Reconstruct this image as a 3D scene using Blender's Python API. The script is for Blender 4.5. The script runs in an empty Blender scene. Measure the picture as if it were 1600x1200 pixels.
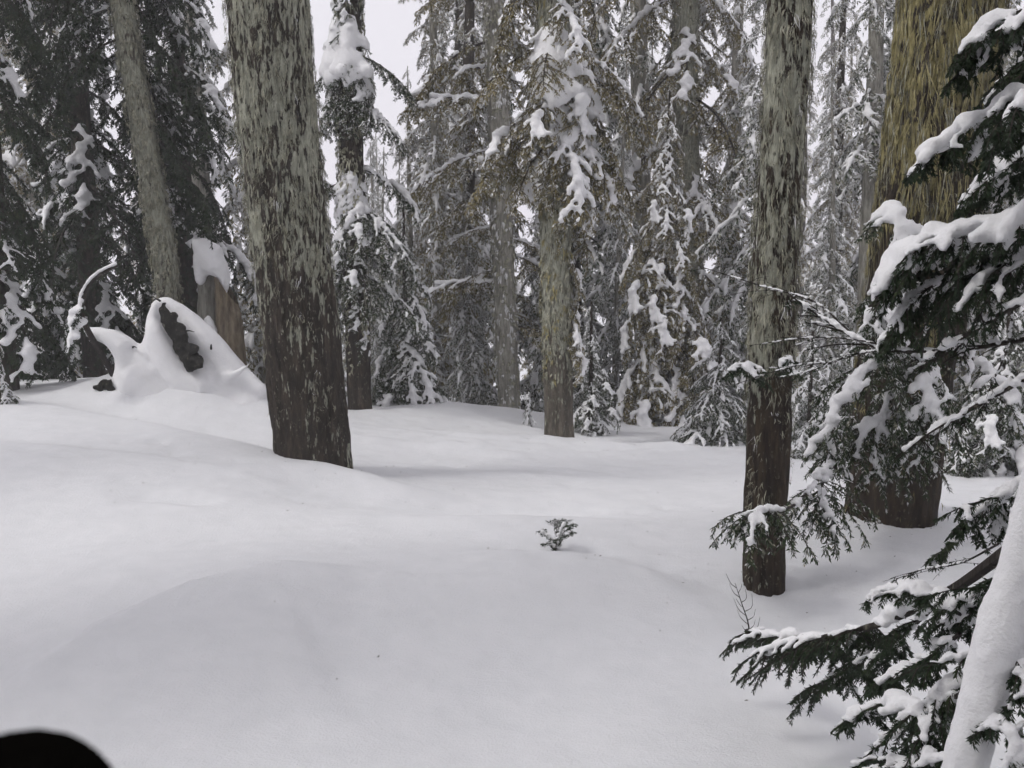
import bpy, math, random
import numpy as np
from mathutils import Vector, Matrix, Euler

SC = bpy.context.scene
COL = SC.collection
R = math.radians

# ------------------------------------------------------------------ camera
CAM_H = 1.7
PITCH = R(8.0)
FPX = 1537.0                       # focal length in photo pixels (1600 wide)
cam_d = bpy.data.cameras.new('camera')
cam = bpy.data.objects.new('camera', cam_d); COL.objects.link(cam)
cam.location = (0, 0, CAM_H)
cam.rotation_euler = (math.pi/2 - PITCH, 0, 0)
cam_d.sensor_width = 36.0
cam_d.lens = 36.0 * FPX / 1600.0
cam_d.clip_start = 0.01
cam_d.clip_end = 3000.0
cam_d.dof.use_dof = True
cam_d.dof.focus_distance = 7.5
cam_d.dof.aperture_fstop = 24.0
SC.camera = cam

# ------------------------------------------------------------------ world, sun
SUN_EL, SUN_AZ = R(50), R(246)
w = bpy.data.worlds.new('World'); SC.world = w; w.use_nodes = True
nt = w.node_tree; nt.nodes.clear()
sky = nt.nodes.new('ShaderNodeTexSky'); sky.sky_type = 'NISHITA'; sky.sun_disc = False
sky.sun_elevation = SUN_EL; sky.sun_rotation = SUN_AZ; sky.dust_density = 4.0; sky.ozone_density = 1.0
hs = nt.nodes.new('ShaderNodeHueSaturation'); hs.inputs['Saturation'].default_value = 0.25
mx = nt.nodes.new('ShaderNodeMix'); mx.data_type = 'RGBA'
mx.inputs[0].default_value = 0.86                       # closed cloud cover over the clear sky
mx.inputs[7].default_value = (9.6, 9.35, 10.0, 1)
bg = nt.nodes.new('ShaderNodeBackground'); bg.inputs['Strength'].default_value = 0.105
out = nt.nodes.new('ShaderNodeOutputWorld')
nt.links.new(sky.outputs[0], hs.inputs['Color']); nt.links.new(hs.outputs[0], mx.inputs[6])
nt.links.new(mx.outputs[2], bg.inputs['Color']); nt.links.new(bg.outputs[0], out.inputs['Surface'])
sun_d = bpy.data.lights.new('sun', 'SUN'); sun_d.energy = 1.5; sun_d.angle = R(14); sun_d.color = (1, 0.97, 0.93)
sun = bpy.data.objects.new('sun', sun_d); COL.objects.link(sun)
_az = SUN_AZ
sdir = Vector((math.sin(_az)*math.cos(SUN_EL), math.cos(_az)*math.cos(SUN_EL), math.sin(SUN_EL)))
sun.rotation_euler = sdir.to_track_quat('Z', 'Y').to_euler()
vs = SC.view_settings
vs.view_transform = 'Standard'; vs.look = 'None'; vs.exposure = -0.05; vs.gamma = 1.0; vs.use_curve_mapping = False
cy = SC.cycles
cy.max_bounces = 4; cy.diffuse_bounces = 3; cy.glossy_bounces = 1; cy.transmission_bounces = 1
cy.volume_bounces = 1; cy.transparent_max_bounces = 4
cy.use_adaptive_sampling = True; cy.adaptive_threshold = 0.08; cy.adaptive_min_samples = 16

# ------------------------------------------------------------------ helpers: pixels and distances to places
CP, SP = math.cos(PITCH), math.sin(PITCH)
def ray(px, py):
    u, v = (px-800)/FPX, (600-py)/FPX
    return np.array([u, CP + v*SP, -SP + v*CP])
def at(px, py, Y):
    d = ray(px, py); return np.array([0, 0, CAM_H]) + d*(Y/d[1])
def A3(*p): return np.array(p, float)

def _h(ix, iy, iz, seed):
    n = (ix*374761393 + iy*668265263 + iz*2147483647 + seed*1274126177) & 0xffffffff
    n = ((n ^ (n >> 13)) * 1274126177) & 0xffffffff
    n = n ^ (n >> 16)
    return (n & 0xffff)/65535.0
def vnoise(p, seed=0):
    p = np.asarray(p, float); f = np.floor(p); i = f.astype(np.int64); t = p - f; t = t*t*(3-2*t)
    x, y, z = i[:, 0], i[:, 1], i[:, 2]
    r = 0
    for dx in (0, 1):
        wx = t[:, 0] if dx else 1-t[:, 0]
        for dy in (0, 1):
            wy = t[:, 1] if dy else 1-t[:, 1]
            for dz in (0, 1):
                wz = t[:, 2] if dz else 1-t[:, 2]
                r = r + wx*wy*wz*_h(x+dx, y+dy, z+dz, seed)
    return r
def fbm(p, seed=0, o=4):
    a, s, r = 1.0, 0.0, 0
    p = np.asarray(p, float)
    for k in range(o):
        r = r + a*vnoise(p*(2.03**k), seed+k*17); s += a; a *= 0.5
    return r/s

def mesh_np(name, V, T, mats, mi=None, smooth=True):
    me = bpy.data.meshes.new(name)
    V = np.asarray(V, np.float32); T = np.asarray(T, np.int32)
    me.vertices.add(len(V)); me.vertices.foreach_set('co', V.ravel())
    n = len(T); k = T.shape[1]
    me.loops.add(n*k); me.loops.foreach_set('vertex_index', T.ravel())
    me.polygons.add(n); me.polygons.foreach_set('loop_start', np.arange(0, n*k, k, dtype=np.int32))
    try: me.polygons.foreach_set('loop_total', np.full(n, k, dtype=np.int32))
    except Exception: pass
    for m in mats: me.materials.append(m)
    if mi is not None: me.polygons.foreach_set('material_index', np.asarray(mi, np.int32))
    me.polygons.foreach_set('use_smooth', np.full(n, smooth, dtype=bool))
    me.update(calc_edges=True)
    return me
def link(name, me, parent=None, loc=None):
    o = bpy.data.objects.new(name, me); COL.objects.link(o)
    if parent is not None: o.parent = parent
    if loc is not None: o.location = loc
    return o
def thing(name, loc, label, cat, group=None):
    o = bpy.data.objects.new(name, None); COL.objects.link(o)
    o.location = loc; o.empty_display_size = 0.2
    o['label'] = label; o['category'] = cat
    if group: o['group'] = group
    return o
def cat_geo(parts):
    """join (V, T, M) triples"""
    Vs, Ts, Ms, n = [], [], [], 0
    for V, T, M in parts:
        Vs.append(V); Ts.append(T+n); Ms.append(M); n += len(V)
    return np.concatenate(Vs), np.concatenate(Ts), np.concatenate(Ms)
def nrm(v):
    v = np.asarray(v, float); return v/(np.linalg.norm(v, axis=-1, keepdims=True)+1e-12)

def smooth_line(P, n):
    """Catmull-Rom through points, n samples"""
    P = np.asarray(P, float)
    if len(P) == 2: P = np.array([P[0], P[0]*.67+P[1]*.33, P[0]*.33+P[1]*.67, P[1]])
    Q = np.vstack([2*P[0]-P[1], P, 2*P[-1]-P[-2]])
    m = len(P)-1
    out = []
    for s in np.linspace(0, m-1e-9, n):
        i = int(s); t = s-i; a, b, c, d = Q[i], Q[i+1], Q[i+2], Q[i+3]
        out.append(.5*((2*b)+(c-a)*t+(2*a-5*b+4*c-d)*t*t+(3*b-a-3*c+d)*t**3))
    return np.array(out)

def tube(P, rad, n=6, mat=0, cap=True):
    P = np.asarray(P, float); m = len(P)
    rad = np.broadcast_to(np.asarray(rad, float), (m,))
    t = nrm(np.gradient(P, axis=0))
    ref = np.where(np.abs(t[:, 2:3]) > .9, A3(1, 0, 0), A3(0, 0, 1))
    b = nrm(np.cross(t, ref)); c = np.cross(b, t)
    a = np.linspace(0, 2*math.pi, n, endpoint=False)
    V = (P[:, None] + rad[:, None, None]*(np.cos(a)[None, :, None]*b[:, None]+np.sin(a)[None, :, None]*c[:, None])).reshape(-1, 3)
    i = np.arange(m-1)[:, None]*n; j = np.arange(n)[None]; k = (j+1) % n
    q = np.stack([i+j, i+k, i+n+k, i+n+j], -1).reshape(-1, 4)
    T = np.vstack([q[:, [0, 1, 2]], q[:, [0, 2, 3]]])
    if cap:
        V = np.vstack([V, P[-1:]]); l = len(V)-1
        jj = np.arange(n)
        T = np.vstack([T, np.stack([(m-1)*n+jj, (m-1)*n+(jj+1) % n, np.full(n, l)], -1)])
    return V, T, np.full(len(T), mat)

# unit icosphere for snow blobs
import bmesh
def _ico(sub):
    bm = bmesh.new(); bmesh.ops.create_icosphere(bm, subdivisions=sub, radius=1.0)
    V = np.array([v.co[:] for v in bm.verts]); T = np.array([[v.index for v in f.verts] for f in bm.faces]); bm.free()
    return V, T
IV, IT = _ico(2)
def blobs_mesh(balls, voxel, smooth=4, dec=None, squash=0.8, rough=.55):
    """snow: overlapping balls (x,y,z,r) fused into one lumpy skin; returns V, T"""
    B = np.asarray(balls, float)
    V = (B[:, None, :3] + IV[None]*B[:, None, 3:4]*A3(1, 1, squash)).reshape(-1, 3)
    T = (IT[None]+np.arange(len(B))[:, None, None]*len(IV)).reshape(-1, 3)
    me = mesh_np('tmp', V, T, [])
    o = link('tmp', me)
    md = o.modifiers.new('r', 'REMESH'); md.mode = 'VOXEL'; md.voxel_size = voxel
    if smooth:
        s = o.modifiers.new('s', 'SMOOTH'); s.iterations = smooth; s.factor = .5
    if dec:
        d = o.modifiers.new('d', 'DECIMATE'); d.ratio = dec
    dg = bpy.context.evaluated_depsgraph_get(); ev = o.evaluated_get(dg); m2 = ev.to_mesh()
    m2.calc_loop_triangles()
    V2 = np.empty(len(m2.vertices)*3); m2.vertices.foreach_get('co', V2)
    T2 = np.empty(len(m2.loop_triangles)*3, np.int32); m2.loop_triangles.foreach_get('vertices', T2)
    ev.to_mesh_clear(); bpy.data.objects.remove(o); bpy.data.meshes.remove(me)
    V2 = V2.reshape(-1, 3); rm = float(np.median(B[:, 3]))
    V2 = V2 + np.stack([fbm(V2*(.9/rm), 31+k, 3)-.5 for k in range(3)], 1)*rm*rough
    return V2, T2.reshape(-1, 3)

# ------------------------------------------------------------------ materials
def mat(name, rough=0.8):
    m = bpy.data.materials.new(name); m.use_nodes = True
    n = m.node_tree; b = n.nodes['Principled BSDF']; b.inputs['Roughness'].default_value = rough
    b.inputs['Specular IOR Level'].default_value = 0.25
    return m, n, b
def ramp(n, src, stops):
    r = n.nodes.new('ShaderNodeValToRGB'); e = r.color_ramp.elements
    while len(e) < len(stops): e.new(0.5)
    for k, (p, c) in enumerate(stops): e[k].position = p; e[k].color = (*c, 1)
    n.links.new(src, r.inputs[0]); return r
def noise(n, scale, detail=4, rough=.6, vec=None, dim='3D'):
    t = n.nodes.new('ShaderNodeTexNoise'); t.inputs['Scale'].default_value = scale
    t.inputs['Detail'].default_value = detail; t.inputs['Roughness'].default_value = rough
    if vec is not None: n.links.new(vec, t.inputs['Vector'])
    return t
def coords(n, scale=(1, 1, 1), kind='Object'):
    c = n.nodes.new('ShaderNodeTexCoord'); m = n.nodes.new('ShaderNodeMapping'); m.inputs['Scale'].default_value = scale
    n.links.new(c.outputs[kind], m.inputs['Vector']); return m.outputs[0]
def bump(n, b, h, strength, dist):
    u = n.nodes.new('ShaderNodeBump'); u.inputs['Strength'].default_value = strength; u.inputs['Distance'].default_value = dist
    n.links.new(h, u.inputs['Height']); n.links.new(u.outputs[0], b.inputs['Normal']); return u

def snow_mat(name, s1, s2, amt):
    m, n, b = mat(name, 0.7)
    v = coords(n)
    a = noise(n, s1, 5, .65, v); c = noise(n, s2, 3, .6, v)
    r = ramp(n, a.outputs[0], [(0.3, (.715, .725, .745)), (0.7, (.775, .78, .80))])
    n.links.new(r.outputs[0], b.inputs['Base Color'])
    ad = n.nodes.new('ShaderNodeMath'); ad.operation = 'MULTIPLY_ADD'; ad.inputs[1].default_value = .35
    n.links.new(c.outputs[0], ad.inputs[0]); n.links.new(a.outputs[0], ad.inputs[2])
    bump(n, b, ad.outputs[0], amt, 0.02)
    return m
M_GROUND = snow_mat('snow_ground', 7.0, 110.0, 0.55)
M_SNOW = snow_mat('snow_fresh', 16.0, 120.0, 0.45)
for _e, _c in zip(M_SNOW.node_tree.nodes['Color Ramp'].color_ramp.elements, ((.80, .80, .82), (.86, .86, .87))): _e.color = (*_c, 1)

def leaf_mat(name, stops, scale=6.0):
    m, n, b = mat(name, 0.6)
    v = coords(n)
    a = noise(n, scale, 3, .7, v)
    r = ramp(n, a.outputs[0], stops)
    n.links.new(r.outputs[0], b.inputs['Base Color'])
    return m
M_NEEDLE = leaf_mat('needles_dark', [(.3, (.014, .030, .012)), (.55, (.034, .056, .021)), (.75, (.075, .09, .034))], 9)
M_OLIVE = leaf_mat('needles_olive', [(.3, (.11, .095, .040)), (.55, (.225, .19, .085)), (.8, (.34, .285, .14))], 4)
M_LICHEN = leaf_mat('lichen_grey', [(.25, (.06, .057, .042)), (.48, (.26, .255, .19)), (.72, (.52, .51, .40))], 18)
M_LICHEN_Y = leaf_mat('lichen_yellow', [(.25, (.05, .044, .018)), (.48, (.25, .22, .10)), (.72, (.46, .41, .22))], 16)
def bark_mat(name, cols, plaster=0.0):
    m, n, b = mat(name, 0.85)
    v = coords(n, (14, 14, 2.6))
    a = noise(n, 1.6, 6, .68, v)
    v2 = coords(n, (1, 1, .35)); c = noise(n, 3.5, 4, .6, v2)
    r = ramp(n, a.outputs[0], cols)
    v3 = coords(n, (1, 1, .6)); d = noise(n, 38, 3, .7, v3)
    fl = ramp(n, d.outputs[0], [(.60, (0, 0, 0)), (.68, (1, 1, 1))])
    mm = n.nodes.new('ShaderNodeMix'); mm.data_type = 'RGBA'
    mu = n.nodes.new('ShaderNodeMath'); mu.operation = 'MULTIPLY'
    n.links.new(fl.outputs[0], mu.inputs[0]); n.links.new(c.outputs[0], mu.inputs[1])
    n.links.new(mu.outputs[0], mm.inputs[0]); n.links.new(r.outputs[0], mm.inputs[6]); mm.inputs[7].default_value = (.24, .23, .17, 1)
    n.links.new(mm.outputs[2], b.inputs['Base Color'])
    bump(n, b, a.outputs[0], .9, .03)
    return m
M_BARK = bark_mat('bark_dark', [(.3, (.008, .0065, .005)), (.5, (.034, .027, .021)), (.68, (.085, .068, .052))])
M_BARK_W = bark_mat('bark_warm', [(.3, (.007, .005, .004)), (.5, (.030, .021, .014)), (.68, (.07, .05, .031))])
M_BARK_G = bark_mat('bark_grey', [(.3, (.12, .115, .10)), (.5, (.28, .27, .235)), (.68, (.46, .445, .39))])
M_TWIG = bark_mat('twig_bark', [(.3, (.012, .010, .010)), (.6, (.04, .032, .028)), (.8, (.08, .065, .055))])
M_BARK_M = bark_mat('bark_mid', [(.3, (.035, .03, .024)), (.5, (.10, .088, .07)), (.68, (.19, .165, .13))])
M_WOOD = bark_mat('bare_wood', [(.3, (.06, .048, .034)), (.5, (.17, .135, .092)), (.7, (.28, .235, .17))])
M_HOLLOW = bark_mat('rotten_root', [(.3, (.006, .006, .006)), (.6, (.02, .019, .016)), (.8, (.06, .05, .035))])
def crusted(base, name, z0, z1, cols, seed=0.0, top=.36, low=.72):
    m = base.copy(); m.name = name; n = m.node_tree; b = n.nodes['Principled BSDF']
    src = b.inputs['Base Color'].links[0].from_socket
    c = n.nodes.new('ShaderNodeTexCoord'); sx = n.nodes.new('ShaderNodeSeparateXYZ'); n.links.new(c.outputs['Object'], sx.inputs[0])
    mp = n.nodes.new('ShaderNodeMapping'); mp.inputs['Scale'].default_value = (34, 34, 9); mp.inputs['Location'].default_value = (seed, seed, 0); n.links.new(c.outputs['Object'], mp.inputs[0])
    a = noise(n, 1.0, 5, .62, mp.outputs[0])
    mr = n.nodes.new('ShaderNodeMapRange'); mr.interpolation_type = 'SMOOTHSTEP'
    for i_, v_ in zip((1, 2, 3, 4), (z0, z1, low, top)): mr.inputs[i_].default_value = v_
    n.links.new(sx.outputs[2], mr.inputs[0])
    m3 = n.nodes.new('ShaderNodeMapping'); m3.inputs['Scale'].default_value = (5, 5, 2.2); m3.inputs['Location'].default_value = (seed*2, 0, seed); n.links.new(c.outputs['Object'], m3.inputs[0])
    e = noise(n, 1.0, 3, .55, m3.outputs[0]); ml = n.nodes.new('ShaderNodeMath'); ml.operation = 'MULTIPLY_ADD'; ml.inputs[1].default_value = .55; ml.inputs[2].default_value = -.275
    n.links.new(e.outputs[0], ml.inputs[0]); sm = n.nodes.new('ShaderNodeMath'); sm.operation = 'ADD'; n.links.new(a.outputs[0], sm.inputs[0]); n.links.new(ml.outputs[0], sm.inputs[1])
    su = n.nodes.new('ShaderNodeMath'); su.operation = 'SUBTRACT'; n.links.new(sm.outputs[0], su.inputs[0]); n.links.new(mr.outputs[0], su.inputs[1])
    mk = n.nodes.new('ShaderNodeMapRange'); mk.inputs[1].default_value = 0.0; mk.inputs[2].default_value = 0.05; n.links.new(su.outputs[0], mk.inputs[0])
    m2 = n.nodes.new('ShaderNodeMapping'); m2.inputs['Scale'].default_value = (40, 40, 9); n.links.new(c.outputs['Object'], m2.inputs[0])
    d = noise(n, 1.3, 4, .7, m2.outputs[0]); r = ramp(n, d.outputs[0], cols)
    x = n.nodes.new('ShaderNodeMix'); x.data_type = 'RGBA'; n.links.new(mk.outputs[0], x.inputs[0]); n.links.new(src, x.inputs[6]); n.links.new(r.outputs[0], x.inputs[7])
    n.links.new(x.outputs[2], b.inputs['Base Color'])
    old = b.inputs['Normal'].links[0].from_node; bu = n.nodes.new('ShaderNodeBump'); bu.inputs['Strength'].default_value = .8; bu.inputs['Distance'].default_value = .02
    n.links.new(mk.outputs[0], bu.inputs['Height']); n.links.new(old.outputs[0], bu.inputs['Normal']); n.links.new(bu.outputs[0], b.inputs['Normal'])
    return m
M_LICHEN_D = leaf_mat('lichen_old', [(.3, (.03, .028, .02)), (.7, (.12, .11, .075))], 15)
M_FROST = leaf_mat('frosted_tips', [(.3, (.48, .48, .47)), (.7, (.82, .82, .83))], 20)

m_, n_, b_ = mat('black_fleece', 0.95); M_GLOVE = m_
b_.inputs['Base Color'].default_value = (.004, .0036, .003, 1); b_.inputs['Specular IOR Level'].default_value = 0.0
_a = noise(n_, 900, 2, .5, coords(n_)); bump(n_, b_, _a.outputs[0], .5, .001)

GREYL = [(.3, (.15, .152, .125)), (.5, (.31, .315, .25)), (.7, (.50, .50, .41))]
M_CRUST_C = crusted(M_BARK, 'lichened_bark', .3, 2.2, GREYL, 0, .44, .635)
M_CRUST_J = crusted(M_BARK_W, 'lichened_bark_slim', .5, 1.8, GREYL, 3, .45, .66)
M_CRUST_K = crusted(M_BARK_W, 'lichened_bark_yellow', 1.0, 2.7, [(.3, (.10, .09, .035)), (.5, (.23, .20, .085)), (.7, (.36, .32, .16))], 7, .42, .66)
M_CRUST_G = crusted(M_BARK_M, 'lichened_bark_mid', .3, 1.6, GREYL, 5, .36, .62)
# ------------------------------------------------------------------ terrain
CTRL = [  # photo x, photo y, metres ahead
    (800, 1200, 3.0), (0, 1200, 2.9), (400, 1200, 2.93), (1200, 1200, 3.1), (1600, 1200, 3.2),
    (0, 1000, 3.95), (400, 1000, 4.0), (800, 1000, 4.1), (1200, 1000, 4.25), (1550, 1000, 4.35),
    (0, 850, 5.3), (400, 850, 5.4), (800, 850, 5.45),
    (490, 738, 7.3), (1193, 908, 4.85), (1392, 802, 6.1), (872, 690, 10.0),
    (250, 700, 7.6), (0, 665, 7.9), (700, 745, 7.6), (1000, 760, 7.5), (1000, 850, 5.5),
    (560, 642, 10.7), (640, 640, 11.0), (710, 631, 11.6), (790, 655, 11.3), (950, 692, 10.3), (1100, 699, 10.0), (1180, 712, 9.6),
    (1270, 738, 8.6), (1480, 775, 7.4), (1600, 780, 7.3),
    (0, 640, 9.0), (60, 604, 10.4), (140, 592, 10.6), (260, 590, 9.8), (340, 600, 9.9), (400, 612, 10.4), (470, 632, 10.8),
    (200, 640, 9.2), (330, 660, 9.0),
]
_cp = [at(*c) for c in CTRL]
for x in (-16, -10, -5, 0, 5, 10, 16):
    _cp.append(A3(x, 14.5 + .05*x, -0.75 - .05*x)); _cp.append(A3(x, 20, -1.9 - .04*x)); _cp.append(A3(x*.8, -1.0, 0.0 - .02*x))
for x in (-10, 10):
    _cp.append(A3(x, 6, -.04*x)); _cp.append(A3(x, 10, .3-.07*x))
_cp = np.array(_cp)
def _tps(r2): return .5*r2*np.log(r2+1e-9)
_n = len(_cp); _D = ((_cp[:, None, :2]-_cp[None, :, :2])**2).sum(-1)
_K = np.zeros((_n+3, _n+3)); _K[:_n, :_n] = _tps(_D) + np.eye(_n)*.06; _K[:_n, _n] = 1; _K[:_n, _n+1:] = _cp[:, :2]
_K[_n:, :_n] = _K[:_n, _n:].T
_W = np.linalg.solve(_K, np.concatenate([_cp[:, 2], [0, 0, 0]]))
def sstep(a, b, x):
    t = np.clip((x-a)/(b-a), 0, 1); return t*t*(3-2*t)
# drift lips: soft edges of wind-packed snow (polyline in plan, height, width in front, width behind)
def _gp(px, py):
    d = ray(px, py); s = CAM_H/-d[2]; return (d*s)[:2]
LIPS = [
    ([_gp(-150, 660), _gp(0, 678), _gp(220, 702), _gp(430, 742), _gp(620, 775), _gp(760, 790)], .13, .8, .28),
    ([_gp(-40, 1180), _gp(60, 1110), _gp(160, 1045), _gp(300, 990), _gp(440, 955), _gp(560, 950)], .12, .8, .12),
    ([_gp(620, 830), _gp(760, 815), _gp(900, 795), _gp(1050, 770)], .05, .6, .12),
    ([_gp(840, 862), _gp(900, 885), _gp(1000, 905), _gp(1150, 960)], .05, .5, .12),
    ([_gp(-100, 745), _gp(100, 755), _gp(300, 775), _gp(560, 800)], .05, .6, .16),
]
_rp = np.random.default_rng(41); PITS = []
for q in range(230):
    px_, py_ = (_rp.uniform(-100, 1600), _rp.uniform(655, 800)) if q < 150 else (_rp.uniform(900, 1700), _rp.uniform(760, 1000))
    PITS.append((*_gp(px_, py_), _rp.uniform(.03, .08), _rp.uniform(-.012, .03)))
def ground_z(X, Y):
    X = np.atleast_1d(np.asarray(X, float)); Y = np.atleast_1d(np.asarray(Y, float))
    sh = X.shape; x = X.ravel(); y = Y.ravel()
    xc = np.clip(x, -14, 14); yc = np.clip(y, -1, 19)
    d2 = (xc[:, None]-_cp[None, :, 0])**2 + (yc[:, None]-_cp[None, :, 1])**2
    z = _tps(d2) @ _W[:_n] + _W[_n] + xc*_W[_n+1] + yc*_W[_n+2]
    far = np.clip(y-19, 0, 60)
    z = z - .09*far - .02*(x-xc)*np.exp(-np.abs(x)/60)
    p = np.stack([x, y, 0*x], 1)
    near = np.exp(-((x/14)**2 + ((y-6)/14)**2))
    z = z + near*(.10*(fbm(p*.6, 3, 3)-.5) + .026*(fbm(p*2.3, 8, 3)-.5))
    # rougher, clod-strewn snow near the crest
    cr = np.exp(-((y-9.3)/1.3)**2)*sstep(-4, -1, x)*sstep(7, 3, x)
    z = z + cr*.11*np.clip(fbm(p*np.array([3.2, 4.5, 1]), 21, 4)-.5, -.1, .4)
    for pl, hh, wf, wb in LIPS:
        pl = np.array(pl); best = np.full(len(x), 1e9); side = np.zeros(len(x)); tt = np.zeros(len(x))
        for k in range(len(pl)-1):
            a, b = pl[k], pl[k+1]; e = b-a; L = np.hypot(*e)
            t = np.clip(((x-a[0])*e[0]+(y-a[1])*e[1])/L**2, 0, 1)
            dx, dy = x-(a[0]+t*e[0]), y-(a[1]+t*e[1]); d = np.hypot(dx, dy)
            s = (e[0]*dy-e[1]*dx)/L
            u = d < best; best = np.where(u, d, best); side = np.where(u, s, side); tt = np.where(u, (k+t)/(len(pl)-1), tt)
        endf = np.sin(np.clip(tt, 0.02, .98)*math.pi)**.5
        z = z + hh*endf*np.where(side < 0, np.exp(-(best/wf)**2), np.exp(-(best/wb)**2))
    for px_, py_, Y_, sx_, sy_, h_ in ((715, 640, 11.0, .7, .5, .10), (600, 655, 10.3, .6, .4, .06), (900, 700, 9.6, .8, .35, .07), (1080, 705, 9.4, .7, .4, .08), (980, 745, 8.2, .6, .35, -.05), (640, 720, 8.4, .9, .4, -.05), (1120, 800, 6.6, .6, .35, -.05), (180, 760, 6.6, 1.1, .5, .07), (350, 1080, 3.7, .5, .3, .05), (480, 930, 4.6, 1.3, .6, .13), (150, 800, 6.0, 1.2, .5, .10), (560, 790, 6.3, 1.2, .35, -.10), (900, 800, 6.3, .9, .35, -.09), (1050, 930, 4.6, .5, .4, -.06), (820, 930, 4.7, .6, .4, .06), (760, 690, 9.2, 1.6, .4, .07)):
        qx, qy, _q = at(px_, py_, Y_); z = z + h_*np.exp(-((x-qx)/sx_)**2-((y-qy)/sy_)**2)
    mx_, my_, _m = at(285, 600, 9.45); z = z + .26*np.exp(-((x-mx_)/1.0)**2-((y-my_-.1)/.60)**2)
    for (gx, gy), sx, sy, dp in (((*_gp(232, 815),), .16, .08, .05), ((*_gp(300, 818),), .14, .07, .045), ((*_gp(860, 872),), .30, .16, .05)):
        z = z - dp*np.exp(-((x-gx)/sx)**2-((y-gy)/sy)**2)
    for qx, qy, sg_, dp in PITS:
        m = (np.abs(x-qx) < sg_*3) & (np.abs(y-qy) < sg_*3)
        if m.any(): z[m] = z[m] - dp*np.exp(-((x[m]-qx)**2+(y[m]-qy)**2)/sg_**2)
    return z.reshape(sh)
def gz(x, y): return float(ground_z(x, y)[0])
def base_at(px, Y):
    x = 0.0; z = 0.0
    for _ in range(6):
        dep = Y*CP + (CAM_H-z)*SP; x = (px-800)/FPX*dep; z = gz(x, Y)
    return A3(x, Y, z)

def graded(lo, hi, step, outer, ratio=1.16):
    c = list(np.arange(lo, hi, step)); s = step; v = c[-1]
    while v < outer: s *= ratio; v += s; c.append(v)
    s = step; v = c[0]; pre = []
    while v > -outer: s *= ratio; v -= s; pre.append(v)
    return np.array(pre[::-1]+c)
gx_ = graded(-7.5, 7.5, .045, 900); gy_ = graded(2.0, 13.5, .045, 900)
XX, YY = np.meshgrid(gx_, gy_)
ZZ = np.concatenate([ground_z(XX[i:i+40], YY[i:i+40]) for i in range(0, len(XX), 40)])
V = np.stack([XX, YY, ZZ], -1).reshape(-1, 3)
nx = len(gx_); ii = (np.arange(len(gy_)-1)[:, None]*nx + np.arange(nx-1)[None]).ravel()
Q = np.stack([ii, ii+1, ii+1+nx, ii+nx], -1)
g = link('ground', mesh_np('ground', V, Q, [M_GROUND])); g['kind'] = 'structure'; g['label'] = 'deep smooth drifted snow covering the forest floor'

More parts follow.
